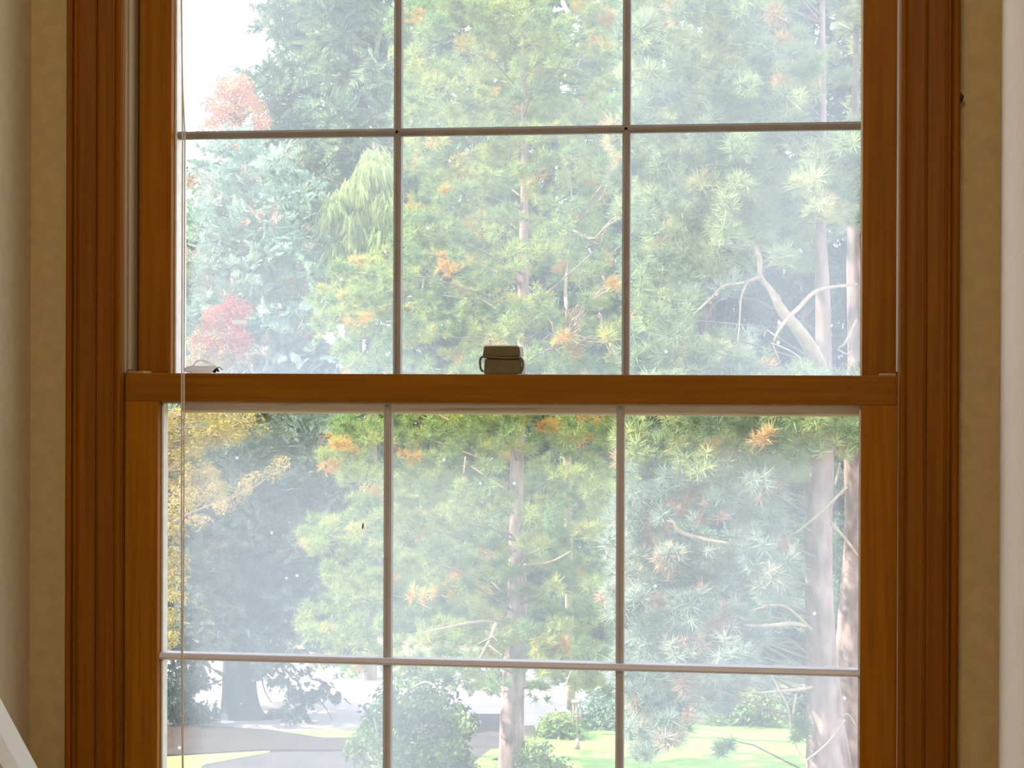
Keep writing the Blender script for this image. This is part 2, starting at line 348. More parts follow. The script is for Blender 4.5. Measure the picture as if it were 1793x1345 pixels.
def sash(label, y0, z0, z1, stile, botr, topr, mz, muntin_mat, gm, my, top_mat, rimd, splay):
    s = empty('sash'); s.parent = win; s['label'] = label
    zi0, zi1 = z0+botr, z1-topr; y1 = y0+.034
    for q in (-1, 1):
        x0, x1 = sorted((q*ol, q*(W-.0012)))
        box('stile', (x0, x1, y0, y1, z0, z1-(topr if top_mat else 0)), M['wood_v'], s, .0009)
    box('rail', (-W+.0012, W-.0012, y0, y1, zi1, z1) if top_mat else (-ol, ol, y0, y1, zi1, z1), M['wood_h'], s, .0009)
    if top_mat: box('rail', (-ol, ol, y0, y1, z0, zi0), M['wood_h'], s, .0009)
    yg = y0+my; mdep = .010
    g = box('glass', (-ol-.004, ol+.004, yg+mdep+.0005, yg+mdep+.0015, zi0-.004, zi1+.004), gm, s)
    # thin vinyl glazing frame beyond the wood
    bm = bmesh.new(); t = .0022; ya, yb = y0+.012, y0+rimd
    for b in ((-ol+.0003, -ol+t, ya, yb, zi0, zi1), (ol-t, ol-.0003, ya, yb, zi0, zi1), (-ol+t, ol-t, ya, yb, zi0, zi0+t)): box_bm(bm, *b)
    if top_mat: box_bm(bm, -ol+t, ol-t, ya, yb, zi1-t, zi1-.0003)
    me = bpy.data.meshes.new('glazing_frame'); bm.to_mesh(me); bm.free(); link('glazing_frame', me, M['vinyl'], s)
    h = .0040; dz = .0045
    for q in (-1, 1):
        x = q*ol/3
        prism('muntin', [(x-h, yg), (x-h*.35, yg-dz*.6), (x+h*.35, yg-dz*.6), (x+h, yg), (x+h, yg+mdep), (x-h, yg+mdep)], 'Z', zi0, zi1, M['grille'] if not top_mat else M['grillel'], s)
    for z in mz:
        prism('muntin', [(yg-.003, z-h), (yg-.009, z-h*.6), (yg-.010, z-h*.2), (yg-.009, z+h*.5), (yg-.0075, z+h*.9), (yg-.006, z+h), (yg+mdep, z+h), (yg+mdep, z-h)] if top_mat else [(yg, z-h), (yg-dz*.6, z-h*.35), (yg-dz*.6, z+h*.35), (yg, z+h), (yg+mdep, z+h), (yg+mdep, z-h)], 'X', -ol, ol, muntin_mat, s)
    return s
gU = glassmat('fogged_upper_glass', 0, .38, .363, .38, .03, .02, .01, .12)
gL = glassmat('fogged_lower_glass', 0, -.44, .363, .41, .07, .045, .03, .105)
for q in (-1, 1):
    a, b_ = sorted((q*.3975, q*.4249)); box('blind_stop', (a, b_, .098, .118, ZB, ZT), M['vinyl'], win)
lower = sash('lower sash, nearer the room', 0.0005, ZB+.001, 0, .037, .05, .0294, (-.2969, -.2969-Rh), M['grille_lit'], gL, .016, True, .027, 0)
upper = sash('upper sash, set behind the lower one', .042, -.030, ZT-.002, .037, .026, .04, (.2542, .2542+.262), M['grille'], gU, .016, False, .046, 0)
# weathered outer edge of the meeting rail, seen through the lower pane
prism('meeting_rail_edge', [(.0765, -.0298), (.0765, -.0395), (.0785, -.0415), (.084, -.0425), (.092, -.042), (.092, -.002), (.0765, -.002)], 'X', -ol+.001, ol-.001, M['beige'], upper)
for q in (-1, 1):
    a, b = sorted((q*(W-.003), q*(W-.020))); box('tilt_latch', (a, b, .004, .030, -.0005, .0022), M['liner'], lower, .0006)
# sash lock: base block, dark neck, cap, wire bail
def lockblock(bm, px0, px1, z0, z1, y0, y1, taper=0):
    a = at(px0, 640, CD+y0).x; b = at(px1, 640, CD+y0).x; vs = box_bm(bm, a, b, y0, y1, z0, z1)
    for v in vs:
        if v.co.z > (z0+z1)/2: v.co.x += taper*(1 if v.co.x < (a+b)/2 else -1)
bm = bmesh.new()
lockblock(bm, 847, 914, .0002, .0155, .006, .030, .0008); lockblock(bm, 852, 908, .015, .0190, .009, .028); lockblock(bm, 845, 911, .0182, .0285, .007, .031, .0012)
bmesh.ops.bevel(bm, geom=bm.edges[:], offset=.0008, segments=2, affect='EDGES')
me = bpy.data.meshes.new('sash_lock'); bm.to_mesh(me); bm.free(); lk = link('sash_lock', me, M['bronze'], win); lk['label'] = 'small brass window lock on the middle rail'
P3 = [(846, 651), (841.5, 645), (840.5, 632), (843, 626), (850, 625), (880, 627), (908, 627), (914, 629), (916, 640), (914, 650)]
q = smooth_path([(a, b, 0) for a, b in P3], 4)
tubes('lock_bail', [([at(a[0], a[1], CD+.004) for a in q], .0011)], M['bronze'], lk)
box('lock_keeper', (at(850, 640, CD+.05).x, at(909, 640, CD+.05).x, .043, .062, -.0035, .0305), M['vinyl'], lk, .0008)

# ================================================================ SMALL THINGS IN THE ROOM
cc = empty('blind_cord', at(320, 1345, CD-.045)); tag(cc, 'thin pale blind cord hanging in front of the left panes', 'cord')
def strand(pts): return ([at(a, b, CD-.045) for a, b in pts], .00075)
L1 = [(311, -420), (317, -60), (318, 20), (319, 120), (319.5, 240), (319, 420), (318.2, 655), (317.8, 900), (318, 1160), (319.4, 1345), (320, 1500)]
L2 = [(316, -420), (316, -60), (318, 40), (319.5, 150), (323.5, 235), (323, 420), (322, 655), (322, 820), (321.5, 1000), (319.2, 1180), (320.6, 1345), (321.5, 1500)]
for Lx in (L1, L2): tubes('cord_strand', [strand(Lx)], M['cord'], cc, 6)
# pale lump with a dark tip and a loop, lying on the meeting rail
ce = empty('cord_end', at(352, 655, CD+.012)); tag(ce, 'small crumpled pale cord end with a dark tip lying on the middle rail at left', 'cord end')
Ym = CD+.014
q = smooth_path([(324, 648, 0, 7), (334, 647, 0, 14), (348, 648, 0, 15), (364, 647.5, 0, 14), (376, 646, 0, 11), (381, 648, 0, 6)], 4)
tubes('stub', [([at(a[0], a[1], Ym) for a in q], [a[3]*.5*Ym/F for a in q])], M['paper'], ce, 10)
q = smooth_path([(338, 641, 0, 3), (343, 634, 0, 3.5), (353, 631, 0, 4), (366, 636, 0, 5), (378, 643, 0, 4)], 4)
tubes('loop', [([at(a[0], a[1], Ym+.004) for a in q], [a[3]*.5*Ym/F for a in q])], M['paper'], ce, 8)
tubes('tip', [([at(374, 652, Ym-.003), at(380, 646, Ym-.003), at(383, 651, Ym-.003)], [.0016, .0018, .0012]), ([at(379, 645, Ym), at(384, 643, Ym), at(390, 648, Ym)], .0005)], M['black'], ce, 6)
p0 = at(405, 560, CD+.054); p1 = at(431, 571, CD+.054)
tag(box('sticker', (p0.x, p1.x, .0560, .0566, p1.z+.002, p0.z), M['paper'], None, .0002), 'tiny white strip stuck on the upper left glass', 'sticker')
a = at(634.6, 926, CD+.0165); b = at(635.5, 916.5, CD+.0165)
tag(tubes('fleck', [([a, (a+b)/2+Vector((.0003, 0, 0)), b], [.0006, .0009, .0006])], M['black'], None, 6), 'tiny dark fleck on the lower left pane', 'fleck')
tag(tubes('wall_hook', [([at(1680, 162, CD-.012), at(1683.5, 170, CD-.014), at(1683, 178, CD-.012)], [.001, .0028, .001])], M['black'], None, 8), 'tiny dark nub at the right edge of the window casing', 'hook')
# handrail running down the left wall
hr = empty('handrail', (-.49, -.2, -.4)); tag(hr, 'white moulded stair handrail sloping down along the left wall', 'handrail')
ed = (at(0, 1222, 2.035), at(66, 1345, 2.130)); dr = (ed[1]-ed[0]).normalized()
up_r = Vector((0, -dr.z, dr.y)); up_r = -up_r if up_r.z < 0 else up_r
prof = [(0, 0), (-.003, .003), (-.008, .0035), (-.010, .0015), (-.013, .0015), (-.016, .006), (-.022, .008), (-.030, .006), (-.034, .0), (-.032, -.02), (-.026, -.036), (-.008, -.036), (-.002, -.022)]
st = ed[0]-dr*2.1; en = ed[0]+dr*.262; vs = []
for p in (st, en):
    for x, h in prof: vs.append(p+Vector((x-.0, 0, 0))*1+up_r*h)
n_ = len(prof); me = bpy.data.meshes.new('rail'); me.from_pydata([tuple(v) for v in vs], [], [tuple(range(n_)), tuple(range(n_, 2*n_))[::-1]]+[(i, n_+i, n_+(i+1) % n_, (i+1) % n_) for i in range(n_)])
o = link('rail', me, M['rail'], hr); o.matrix_parent_inverse = hr.matrix_world.inverted()
for t in (.25, 1.1, 1.8):
    c = ed[0]-dr*t+up_r*-.03+Vector((-.017, 0, 0))
    tubes('bracket', [([c, c+Vector((0, 0, -.05)), Vector((XL+.004, c.y, c.z-.07))], .006)], M['bronze'], hr)

# ================================================================ GARDEN
def gpoly(name, pts, m, z, label=None, thick=.04):
    P = [gp(x, y, z) for x, y in pts]; bm = bmesh.new()
    vs = [bm.verts.new(p) for p in P]; f = bm.faces.new(vs)
    if f.normal.z < 0: f.normal_flip()
    r = bmesh.ops.extrude_face_region(bm, geom=[f])
    for v in r['geom']:
        if isinstance(v, bmesh.types.BMVert): v.co.z -= thick
    bmesh.ops.recalc_face_normals(bm, faces=bm.faces); bmesh.ops.triangulate(bm, faces=bm.faces)
    me = bpy.data.meshes.new(name); bm.to_mesh(me); bm.free(); return structure(link(name, me, m), label)
structure(box('ground', (-60, 60, .3, 130, -H-.5, -H), M['earth']), 'ground of the garden')
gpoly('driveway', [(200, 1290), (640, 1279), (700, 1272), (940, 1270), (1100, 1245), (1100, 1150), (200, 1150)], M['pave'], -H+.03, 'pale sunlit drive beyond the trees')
gpoly('lawn', [(900, 1420), (860, 1330), (930, 1292), (1010, 1276), (1180, 1268), (1330, 1265), (1620, 1266), (1700, 1420)], M['lawn'], -H+.05, 'bright lawn at right')
gpoly('lawn', [(160, 1420), (160, 1325), (290, 1322), (480, 1308), (470, 1318), (360, 1338), (250, 1420)], M['lawn'], -H+.05, 'strip of grass at lower left')
gpoly('lawn', [(470, 1280), (640, 1276), (720, 1276), (720, 1293), (560, 1291)], M['lawn'], -H+.05, 'sunlit grass verge behind the brown bed')
gpoly('lawn', [(830, 1400), (815, 1345), (860, 1312), (880, 1310), (880, 1400)], M['lawn'], -H+.05, 'small patch of grass beside the bush')
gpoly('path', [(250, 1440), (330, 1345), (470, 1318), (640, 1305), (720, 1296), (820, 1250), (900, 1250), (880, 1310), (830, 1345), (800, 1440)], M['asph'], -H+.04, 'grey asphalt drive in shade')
gpoly('bed', [(180, 1326), (250, 1265), (470, 1277), (560, 1291), (720, 1294), (600, 1312), (460, 1312), (290, 1322)], M['duff'], -H+.07, 'brown litter bed under the dark cedar, darkened as its shadow')

# ---- far forest: firs of many heights closing the view
def fir_poly(x, top, w, bot, r):
    L_, R_ = [], []; n = 9
    for i in range(n+1):
        t = i/n; y = top+(bot-top)*t; ww = w*(.06+.94*t**.8)
        L_.append((x-ww*(1+r.uniform(-.25, .25)), y)); R_.append((x+ww*(1+r.uniform(-.25, .25)), y))
    return L_+R_[::-1]
fr = random.Random(5)
FAR = [(545, -430, 150, 330, 60, 'farfir'), (620, -520, 120, 500, 52, 'farfir'), (700, -300, 120, 900, 62, 'farfir'), (770, -380, 120, 900, 58, 'farfir'), (860, -260, 130, 960, 63, 'farfir'),
       (960, -330, 130, 960, 60, 'farfir'), (1060, -280, 120, 960, 57, 'farfir'), (1150, -360, 130, 960, 62, 'farfir'), (1240, -300, 130, 960, 58, 'darkfir'), (1330, -380, 130, 960, 61, 'farfir'),
       (1420, -420, 120, 980, 56, 'darkfir'), (1500, -320, 120, 980, 60, 'darkfir'), (1590, -350, 120, 980, 57, 'darkfir'), (400, 300, 110, 960, 58, 'farfir'), (300, 285, 100, 970, 56, 'darkfir'), (500, 210, 90, 960, 62, 'farfir')]
for i, (x, top, wd, bot, d, mt) in enumerate(FAR):
    b = at(x, 672, d)
    lb = {0: 'tall fir with bare dark lower trunk, edging the open sky at upper left', 1: 'tall fir with a pale sunlit trunk, second from the open sky'}.get(i)
    t = tree('fir_tree', (b.x, b.y, -H), lb or 'forest fir mostly hidden behind the garden pines', 'tree', None if lb else 'forest firs behind the garden')
    yb = 655+H*F/d
    T = trunk(t, [(x, yb, d, 46), (x+fr.uniform(-3, 3), (yb+top)/2, d, 22), (x, top+20, d, 4)], M['darkbark'] if i % 2 else M['bark'])
    crown(t, fir_poly(x, top, wd, bot, fr), d, 1.4, 190 if i < 2 else 240, 30, 9, .62, 'spray', M[mt], (.5, .2), axis=(0, -.1, -.35), jit=1.4, trunk=T, bw=.05, sq=.5)
# undergrowth closing the view under the firs
def bush(x, y, rx, ry, d, m, label, n=60, size=.16, kind='leaf', name='bush', tint=(.5, .2), group=None, spread=None, nt_=14):
    b = gp(x, 655+H*F/d)
    t = tree(name, (b.x, b.y, -H), label, 'bush', group)
    poly = [(x+rx*math.cos(a)*fr.uniform(.88, 1.1), y+ry*math.sin(a)*fr.uniform(.88, 1.1)) for a in [k*math.pi/8 for k in range(16)]]
    lst = []
    for k in range(7):
        lst.append(([at(x, y+ry, d), at(x+fr.uniform(-.3, .3)*rx, y, d), at(x+fr.uniform(-.9, .9)*rx, y-ry*fr.uniform(.3, .9), d)], [.03, .02, .006]))
    tubes('stems', lst, M['twig'], t, 5)
    crown(t, poly, d, spread or rx*d/F*.7, n, min(rx, ry)*.45, nt_, size, kind, m, tint, name='foliage')
    return t
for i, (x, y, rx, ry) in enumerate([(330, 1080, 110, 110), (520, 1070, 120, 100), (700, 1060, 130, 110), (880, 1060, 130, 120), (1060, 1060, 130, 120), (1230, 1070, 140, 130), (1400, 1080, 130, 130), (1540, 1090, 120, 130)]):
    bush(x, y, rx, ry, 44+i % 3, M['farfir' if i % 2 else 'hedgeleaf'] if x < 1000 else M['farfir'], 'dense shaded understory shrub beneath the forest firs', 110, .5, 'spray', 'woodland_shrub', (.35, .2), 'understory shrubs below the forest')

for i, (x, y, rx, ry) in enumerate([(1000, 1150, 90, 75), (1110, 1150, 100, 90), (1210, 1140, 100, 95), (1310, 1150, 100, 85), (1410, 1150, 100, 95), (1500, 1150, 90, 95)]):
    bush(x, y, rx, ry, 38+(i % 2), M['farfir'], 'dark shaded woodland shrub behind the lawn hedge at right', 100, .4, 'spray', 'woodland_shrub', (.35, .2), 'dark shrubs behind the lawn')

# ---- red maple at left
b = at(410, 672, 50); t = tree('maple_tree', (b.x, b.y, -H), 'red autumn maple whose crown rises against the sky at upper left')
T = trunk(t, [(405, 1035, 50, 20), (408, 600, 50, 12), (412, 200, 50, 4)], M['twig'])
crown(t, [(400, 115), (430, 140), (462, 190), (470, 232), (455, 260), (350, 250), (352, 205), (372, 160)], 50, 1.2, 70, 12, 8, .16, 'leaf', M['redleaf'], (.85, .2), trunk=T, bw=.02)
# low red tree behind the glass at left
b = at(400, 672, 32.3); t = tree('maple_tree', (b.x, b.y, -H), 'small red and yellow autumn maple half hidden left of the blue-green spruce')
T = trunk(t, [(400, 1245, 32.3, 9), (398, 900, 32.3, 7), (402, 560, 32.3, 4)], M['twig'])
crown(t, [(412, 515), (432, 540), (430, 600), (405, 640), (345, 600), (352, 560), (385, 545)], 32.3, .5, 46, 12, 9, .10, 'leaf', M['redleaf'], (.05, .2), trunk=T, bw=.012)
crown(t, [(340, 590), (395, 600), (420, 640), (380, 655), (330, 650)], 32.3, .5, 30, 12, 9, .10, 'leaf', M['goldleaf'], (.6, .2), name='yellow_leaves')

# ---- blue-green spruce at left
b = at(440, 672, 34.6); t = tree('spruce_tree', (b.x, b.y, -H), 'blue-green spruce with drooping fans of needles left of the middle')
T = trunk(t, [(440, 1250, 34.6, 36), (440, 800, 34.6, 28), (430, 400, 34.6, 14), (440, 235, 34.6, 5)], M['twig'])
crown(t, [(430, 238), (520, 300), (560, 340), (545, 400), (585, 450), (600, 520), (580, 600), (620, 700), (560, 760), (300, 800), (290, 500), (305, 400), (330, 300), (380, 250)], 34.6, 1.2, 300, 24, 9, .30, 'spray', M['bluefir'], (.62, .22), accent=.05, acc=1, axis=(0, -.35, .15), jit=1.6, trunk=T, bw=.02, sq=.55)

# ---- weeping lime-green conifer
b = at(645, 672, 34); t = tree('weeping_conifer', (b.x, b.y, -H), 'pale lime weeping conifer with hanging tips left of the centre pine')
T = trunk(t, [(648, 1220, 35, 26), (650, 800, 35, 20), (655, 250, 35, 4)], M['twig'])
crown(t, [(655, 240), (672, 285), (692, 330), (700, 440), (640, 470), (585, 450), (590, 400), (560, 345), (600, 335), (635, 290)], 34.5, .7, 110, 15, 9, .30, 'weep', M['limegreen'], (.6, .25), axis=(0, 0, -1.6), jit=.5, trunk=T, bw=.014)

# ---- dark cedar lower left with flared trunk
b = at(422, 672, 30.5); t = tree('cedar_tree', (b.x, b.y, -H), 'big dark cedar at lower left with a flared trunk and low hanging boughs')
d = 30.8
T = trunk(t, [(430, 1300, d, 190), (428, 1278, d, 130), (423, 1258, d, 88), (420, 1225, d, 68), (419, 1160, d, 60), (420, 900, d, 46), (425, 700, d, 26)], M['darkbark'], 5, 20)
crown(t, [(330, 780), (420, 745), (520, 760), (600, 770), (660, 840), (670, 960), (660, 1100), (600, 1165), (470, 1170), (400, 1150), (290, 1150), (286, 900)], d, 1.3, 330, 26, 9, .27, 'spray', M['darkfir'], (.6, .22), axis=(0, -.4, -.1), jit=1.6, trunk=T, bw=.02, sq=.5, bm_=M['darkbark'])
crown(t, [(286, 1150), (380, 1160), (385, 1180), (340, 1200), (330, 1215), (286, 1235)], d-.5, .6, 30, 16, 8, .2, 'spray', M['darkfir'], (.4, .2), axis=(0, -.3, -.5), name='low_bough')
crown(t, [(286, 1245), (340, 1240), (390, 1262), (380, 1300), (286, 1318)], d-.8, .4, 34, 16, 8, .2, 'spray', M['darkfir'], (.35, .15), axis=(0, -.3, .5), name='low_bough')
crown(t, [(455, 1160), (520, 1165), (600, 1200), (610, 1235), (560, 1225), (530, 1262), (480, 1262), (455, 1225), (500, 1220)], d-.5, .6, 26, 12, 8, .17, 'spray', M['darkfir'], (.4, .2), axis=(.3, -.3, -.8), name='low_bough')
for P in ([(455, 1165, d, 4), (462, 1205, d, 3), (475, 1230, d, 2)], [(480, 1160, d, 4), (505, 1205, d, 3), (545, 1215, d, 3), (570, 1240, d, 2), (588, 1275, d, 1.5)], [(390, 1190, d, 3), (345, 1208, d, 3), (300, 1218, d, 2)], [(530, 1225, d-.3, 3), (500, 1235, d, 2), (470, 1255, d, 1.5)]):
    limb('branch', P, M['darkbark'], t, 4, 6)

# ---- golden-leaved tree hanging in at upper left of the lower sash
d = 13
b = at(250, 672, d); t = tree('golden_tree', (b.x, b.y, -H), 'near tree at left edge with small golden autumn leaves on thin twigs')
T = trunk(t, [(228, 2130, d, 60), (232, 1400, d, 46), (236, 700, d, 30), (240, 300, d, 14)], M['twig'])
crown(t, [(286, 724), (440, 724), (470, 752), (400, 770), (350, 790), (330, 830), (290, 850)], d, .5, 75, 18, 9, .045, 'leaf', M['goldleaf'], (.40, .2), trunk=T, bw=.006)
crown(t, [(290, 840), (330, 800), (400, 840), (440, 830), (475, 805), (500, 812), (478, 850), (420, 880), (380, 905), (300, 940)], d, .4, 60, 12, 7, .042, 'leaf', M['goldleaf'], (.72, .15), name='leaves')
crown(t, [(288, 900), (312, 920), (320, 1000), (312, 1095), (296, 1150), (286, 1150)], d, .3, 34, 11, 7, .045, 'leaf', M['goldleaf'], (.5, .25), name='leaves')
for P in ([(236, 950, d, 9), (330, 900, d, 4), (400, 872, d, 3), (450, 850, d, 2), (485, 820, d, 1.2)], [(236, 860, d, 8), (330, 800, d, 4), (400, 752, d, 2), (440, 728, d, 1.2)], [(236, 1060, d, 7), (290, 1020, d, 3), (310, 1000, d, 1.5)]):
    limb('branch', P, M['bare'], t, 4, 6)

# ---- centre pine
d = 25.5
b = at(894, 672, d); t = tree('pine_tree', (b.x, b.y, -H), 'large yellow-green pine in the centre with a reddish trunk and orange tufts')
T = trunk(t, [(893, 1420, d, 52), (895, 1345, d, 48), (897, 1240, d, 42), (905, 1080, d, 37), (905, 900, d, 27), (906, 780, d, 23), (918, 600, d, 24), (916, 480, d, 20), (918, 330, d, 13), (916, 150, d, 9), (912, 0, d, 6), (905, -250, d, 3)], M['bark'], 4, 16)
PC = [(700, -250), (1120, -250), (1130, 0), (1100, 120), (1110, 300), (1085, 360), (1050, 400), (1085, 450), (1100, 640), (1070, 760), (1100, 900), (1060, 1000), (1090, 1120), (1080, 1180), (1060, 1230), (990, 1205), (960, 1215), (885, 1205), (850, 1220), (800, 1210), (760, 1190), (700, 1190), (560, 1165), (530, 1060), (560, 990), (530, 950), (560, 900), (620, 880), (560, 800), (600, 740), (640, 680), (570, 600), (560, 510), (580, 480), (640, 440), (700, 420), (690, 200)]
PG = [(901, 468, 928, 525), (895, 780, 915, 830), (896, 850, 918, 945), (880, 1040, 925, 1085), (872, 1222, 925, 1345), (912, 105, 922, 165), (912, 400, 924, 440)]
crown(t, PC, d, 2.0, 1450, 23, 9, .118, 'pine', M['pineleaf'], (.47, .14), accent=.04, acc=.88, axis=(0, -.25, .8), jit=1.1, gaps=PG, trunk=T, bw=.016, sq=.7)
for P in ([(918, 140, d, 4), (925, 128, d-.8, 2)], [(896, 1100, d, 7), (850, 1088, d-1.5, 5), (800, 1095, d-2.2, 4), (740, 1108, d-2.2, 2)], [(868, 1092, d-2.2, 6), (855, 1125, d-2.3, 5), (838, 1155, d-2.3, 3)], [(862, 1115, d-2.3, 3), (836, 1128, d-2.3, 1.5)], [(856, 1130, d-2.3, 4), (877, 1146, d-2.3, 1.5)], [(862, 1114, d-2.3, 3), (872, 1124, d-2.3, 1.5)],
          [(735, 680, d-1.5, 3), (730, 700, d-1.5, 3), (785, 735, d-2, 2)], [(918, 560, d, 6), (945, 525, d-1.2, 5), (985, 490, d-1.8, 3), (1040, 440, d-2, 2)], [(905, 990, d, 6), (960, 985, d-1.6, 4), (1000, 965, d-2, 2)], [(815, 800, d-2, 3), (812, 830, d-2, 2)], [(720, 1205, d-2, 3), (748, 1194, d-2.2, 3), (770, 1210, d-2.2, 1.5)], [(1000, 1175, d-2, 2), (992, 1195, d-2, 2), (985, 1212, d-2, 1.2)]):
    limb('branch', P, M['bare'] if P[0][0] not in (918,) else M['twig'], t, 4, 6)

# ---- bleached dead branches between the pines
d = 24.2
b = at(1000, 672, 30); t = tree('dead_tree', (b.x, b.y, -H), 'bleached bare tree of thin pale twigs showing between the two pines')
limb('trunk', [(1000, 1240, 30, 16), (996, 1000, 29, 15), (992, 640, 27, 13), (994, 560, d, 9), (990, 512, d, 6), (996, 430, d+1, 3), (1000, 330, d+1, 3), (985, 280, d+1, 2)], M['bare'], t, 4, 8)
for x0, y0, x1, y1, n in ((993, 590, 1040, 520, 7), (1010, 545, 1090, 480, 7), (985, 600, 960, 560, 5), (1060, 330, 1088, 245, 9), (1040, 415, 1092, 375, 5), (1000, 600, 1090, 590, 5), (1050, 560, 1085, 640, 4)):
    for k in range(n):
        P = [(996, 600 if y0 > 450 else 400, 26, 2), (x0+fr.uniform(-8, 8), y0+fr.uniform(-14, 14), d, 2.6)]
        for j in range(1, 4): P.append((x0+(x1-x0)*j/3+fr.uniform(-9, 9), y0+(y1-y0)*j/3+fr.uniform(-9, 9), d+fr.uniform(-.4, .1), 2.6-j*.55))
        limb('branch', P, M['bare'], t, 3, 5)
# ---- right pine, near, twin trunks and bare crooked limbs
d = 16.5
b = at(1440, 672, d); t = tree('pine_tree', (b.x, b.y, -H), 'near right-hand pine with pale pink trunk and bare crooked limbs')
T = trunk(t, [(1470, 1830, d, 100), (1453, 1400, d, 84), (1448, 1300, d, 72), (1442, 1215, d, 62), (1436, 1100, d, 52), (1434, 950, d, 46), (1440, 800, d, 40), (1442, 640, d, 30), (1440, 500, d, 25), (1436, 380, d, 19), (1440, 250, d, 14), (1440, 0, d, 9), (1440, -200, d, 4)], M['bark'], 4, 16)
LIMBS = [[(1442, 660, d, 26), (1425, 620, d-.4, 26), (1400, 580, d-.6, 22), (1370, 545, d-.8, 19), (1352, 512, d-.8, 12), (1332, 484, d-.8, 8), (1330, 455, d-.8, 10), (1322, 430, d-.8, 8)],
         [(1332, 484, d-.8, 7), (1300, 495, d-.9, 5), (1268, 500, d-1, 5), (1245, 522, d-1, 4), (1215, 550, d-1, 3)],
         [(1310, 490, d-.9, 4), (1298, 520, d-1, 3.5), (1295, 560, d-1, 3), (1292, 600, d-1, 2)],
         [(1500, 498, d-.6, 5), (1455, 503, d-.9, 6), (1425, 512, d-1.1, 7), (1398, 540, d-1.1, 8), (1375, 562, d-1.1, 7), (1360, 585, d-1.1, 5), (1355, 598, d-1.1, 3)],
         [(1360, 590, d-1.1, 4), (1342, 578, d-1.1, 3), (1338, 590, d-1.1, 2)], [(1410, 640, d-.7, 4), (1390, 618, d-1, 3), (1350, 600, d-1, 2)],
         [(1500, 560, d-.5, 4), (1480, 600, d-.5, 4), (1468, 612, d-.5, 3), (1500, 628, d-.5, 2)], [(1352, 600, d-1, 3), (1368, 640, d-1, 2)],
         [(1495, 268, d-.3, 5), (1465, 262, d-.5, 5), (1432, 270, d-.5, 3)], [(1240, 336, d-1, 4), (1262, 325, d-1, 3), (1285, 322, d-1, 2)], [(1170, 290, d-1, 3), (1182, 312, d-1, 2), (1172, 316, d-1, 1)],
         [(1482, 853, d-.9, 5), (1450, 885, d-1, 5), (1420, 912, d-1, 4), (1392, 935, d-1, 2)], [(1455, 915, d-.9, 6), (1485, 950, d-1, 5), (1503, 975, d-1, 4)], [(1470, 810, d-.9, 4), (1462, 850, d-.9, 4)],
         [(1295, 953, d-1, 3), (1235, 945, d-1, 7), (1190, 930, d-1, 8), (1180, 915, d-1, 5), (1165, 912, d-1, 3)],
         [(1412, 1097, d-.6, 5), (1385, 1092, d-.8, 8), (1345, 1096, d-.9, 7), (1300, 1094, d-1, 4)], [(1420, 1204, d-.6, 7), (1390, 1208, d-.9, 6), (1340, 1212, d-1, 4), (1290, 1214, d-1, 2)],
         [(1420, 1102, d-.3, 5), (1370, 1060, d-.8, 4), (1310, 1072, d-1, 4), (1250, 1098, d-1, 2.5)], [(1250, 1110, d-1, 3), (1175, 1125, d-1, 3), (1122, 1132, d-1, 3), (1118, 1160, d-1, 2)],
         [(1450, 1302, d-1, 3), (1480, 1250, d-1, 3), (1500, 1275, d-1, 2)], [(1412, 1332, d-1.2, 4), (1450, 1300, d-1.2, 2.5), (1480, 1260, d-1.2, 2)], [(1345, 1172, d-1, 2), (1362, 1205, d-1, 3), (1380, 1240, d-1, 3), (1385, 1275, d-1, 3), (1400, 1320, d-1, 2.5), (1412, 1333, d-1.2, 3), (1412, 1360, d-1.2, 3)],
         [(1394, 1215, d-1, 4), (1388, 1250, d-1, 3)], [(1240, 1290, d-1, 1.5), (1258, 1302, d-1, 2), (1266, 1312, d-1, 2.5)]]
for P in LIMBS: limb('branch', P, M['bare'], t, 4, 8)
PR = [(1105, -200), (1420, -200), (1400, 60), (1440, 130), (1400, 200), (1460, 240), (1520, 200), (1520, 420), (1420, 420), (1410, 480), (1340, 420), (1300, 480), (1250, 480), (1230, 540), (1290, 610), (1350, 640), (1520, 620), (1520, 780), (1400, 800), (1390, 830), (1090, 830), (1100, 700), (1110, 500), (1080, 300)]
PL = [(1090, 810), (1395, 810), (1370, 900), (1400, 1010), (1350, 1060), (1300, 1200), (1290, 1245), (1240, 1265), (1200, 1250), (1180, 1300), (1150, 1325), (1100, 1300), (1090, 1100), (1060, 1000), (1085, 900)]
GR = [(1415, 430, 1470, 655), (1330, 470, 1420, 600), (1410, 790, 1470, 1345), (1210, 480, 1330, 600), (1480, 780, 1510, 1345), (1180, 905, 1300, 960), (1290, 1080, 1420, 1105), (1480, 400, 1515, 655), (1260, 1200, 1420, 1345)]
crown(t, PR, d-.2, 1.3, 800, 26, 9, .105, 'pine', M['pineleaf2'], (.46, .2), accent=.035, acc=.95, axis=(0, -.2, .8), jit=1.1, gaps=GR, trunk=T, bw=.010, sq=.75, nb=45)
crown(t, [(1255, 1295), (1280, 1295), (1275, 1315), (1258, 1315)], d-1, .05, 3, 6, 5, .10, 'pine', M['pineleaf'], (.2, .1), name='needle_tuft')
crown(t, [(1385, 1260), (1410, 1270), (1405, 1300), (1388, 1295)], d-1, .1, 4, 9, 6, .09, 'pine', M['pineleaf'], (.2, .1), name='needle_tuft')
crown(t, [(1105, -200), (1520, -200), (1520, 900), (1480, 1160), (1300, 1200), (1180, 1290), (1100, 1290), (1070, 1000), (1110, 500)], d+2.6, .6, 230, 30, 8, .125, 'pine', M['coolpine'], (.36, .17), accent=.03, acc=.95, axis=(0, -.2, .8), jit=1.1, name='rear_foliage', gaps=[(1405, -100, 1530, 400), (1330, 430, 1530, 655), (1330, 790, 1420, 1000)])
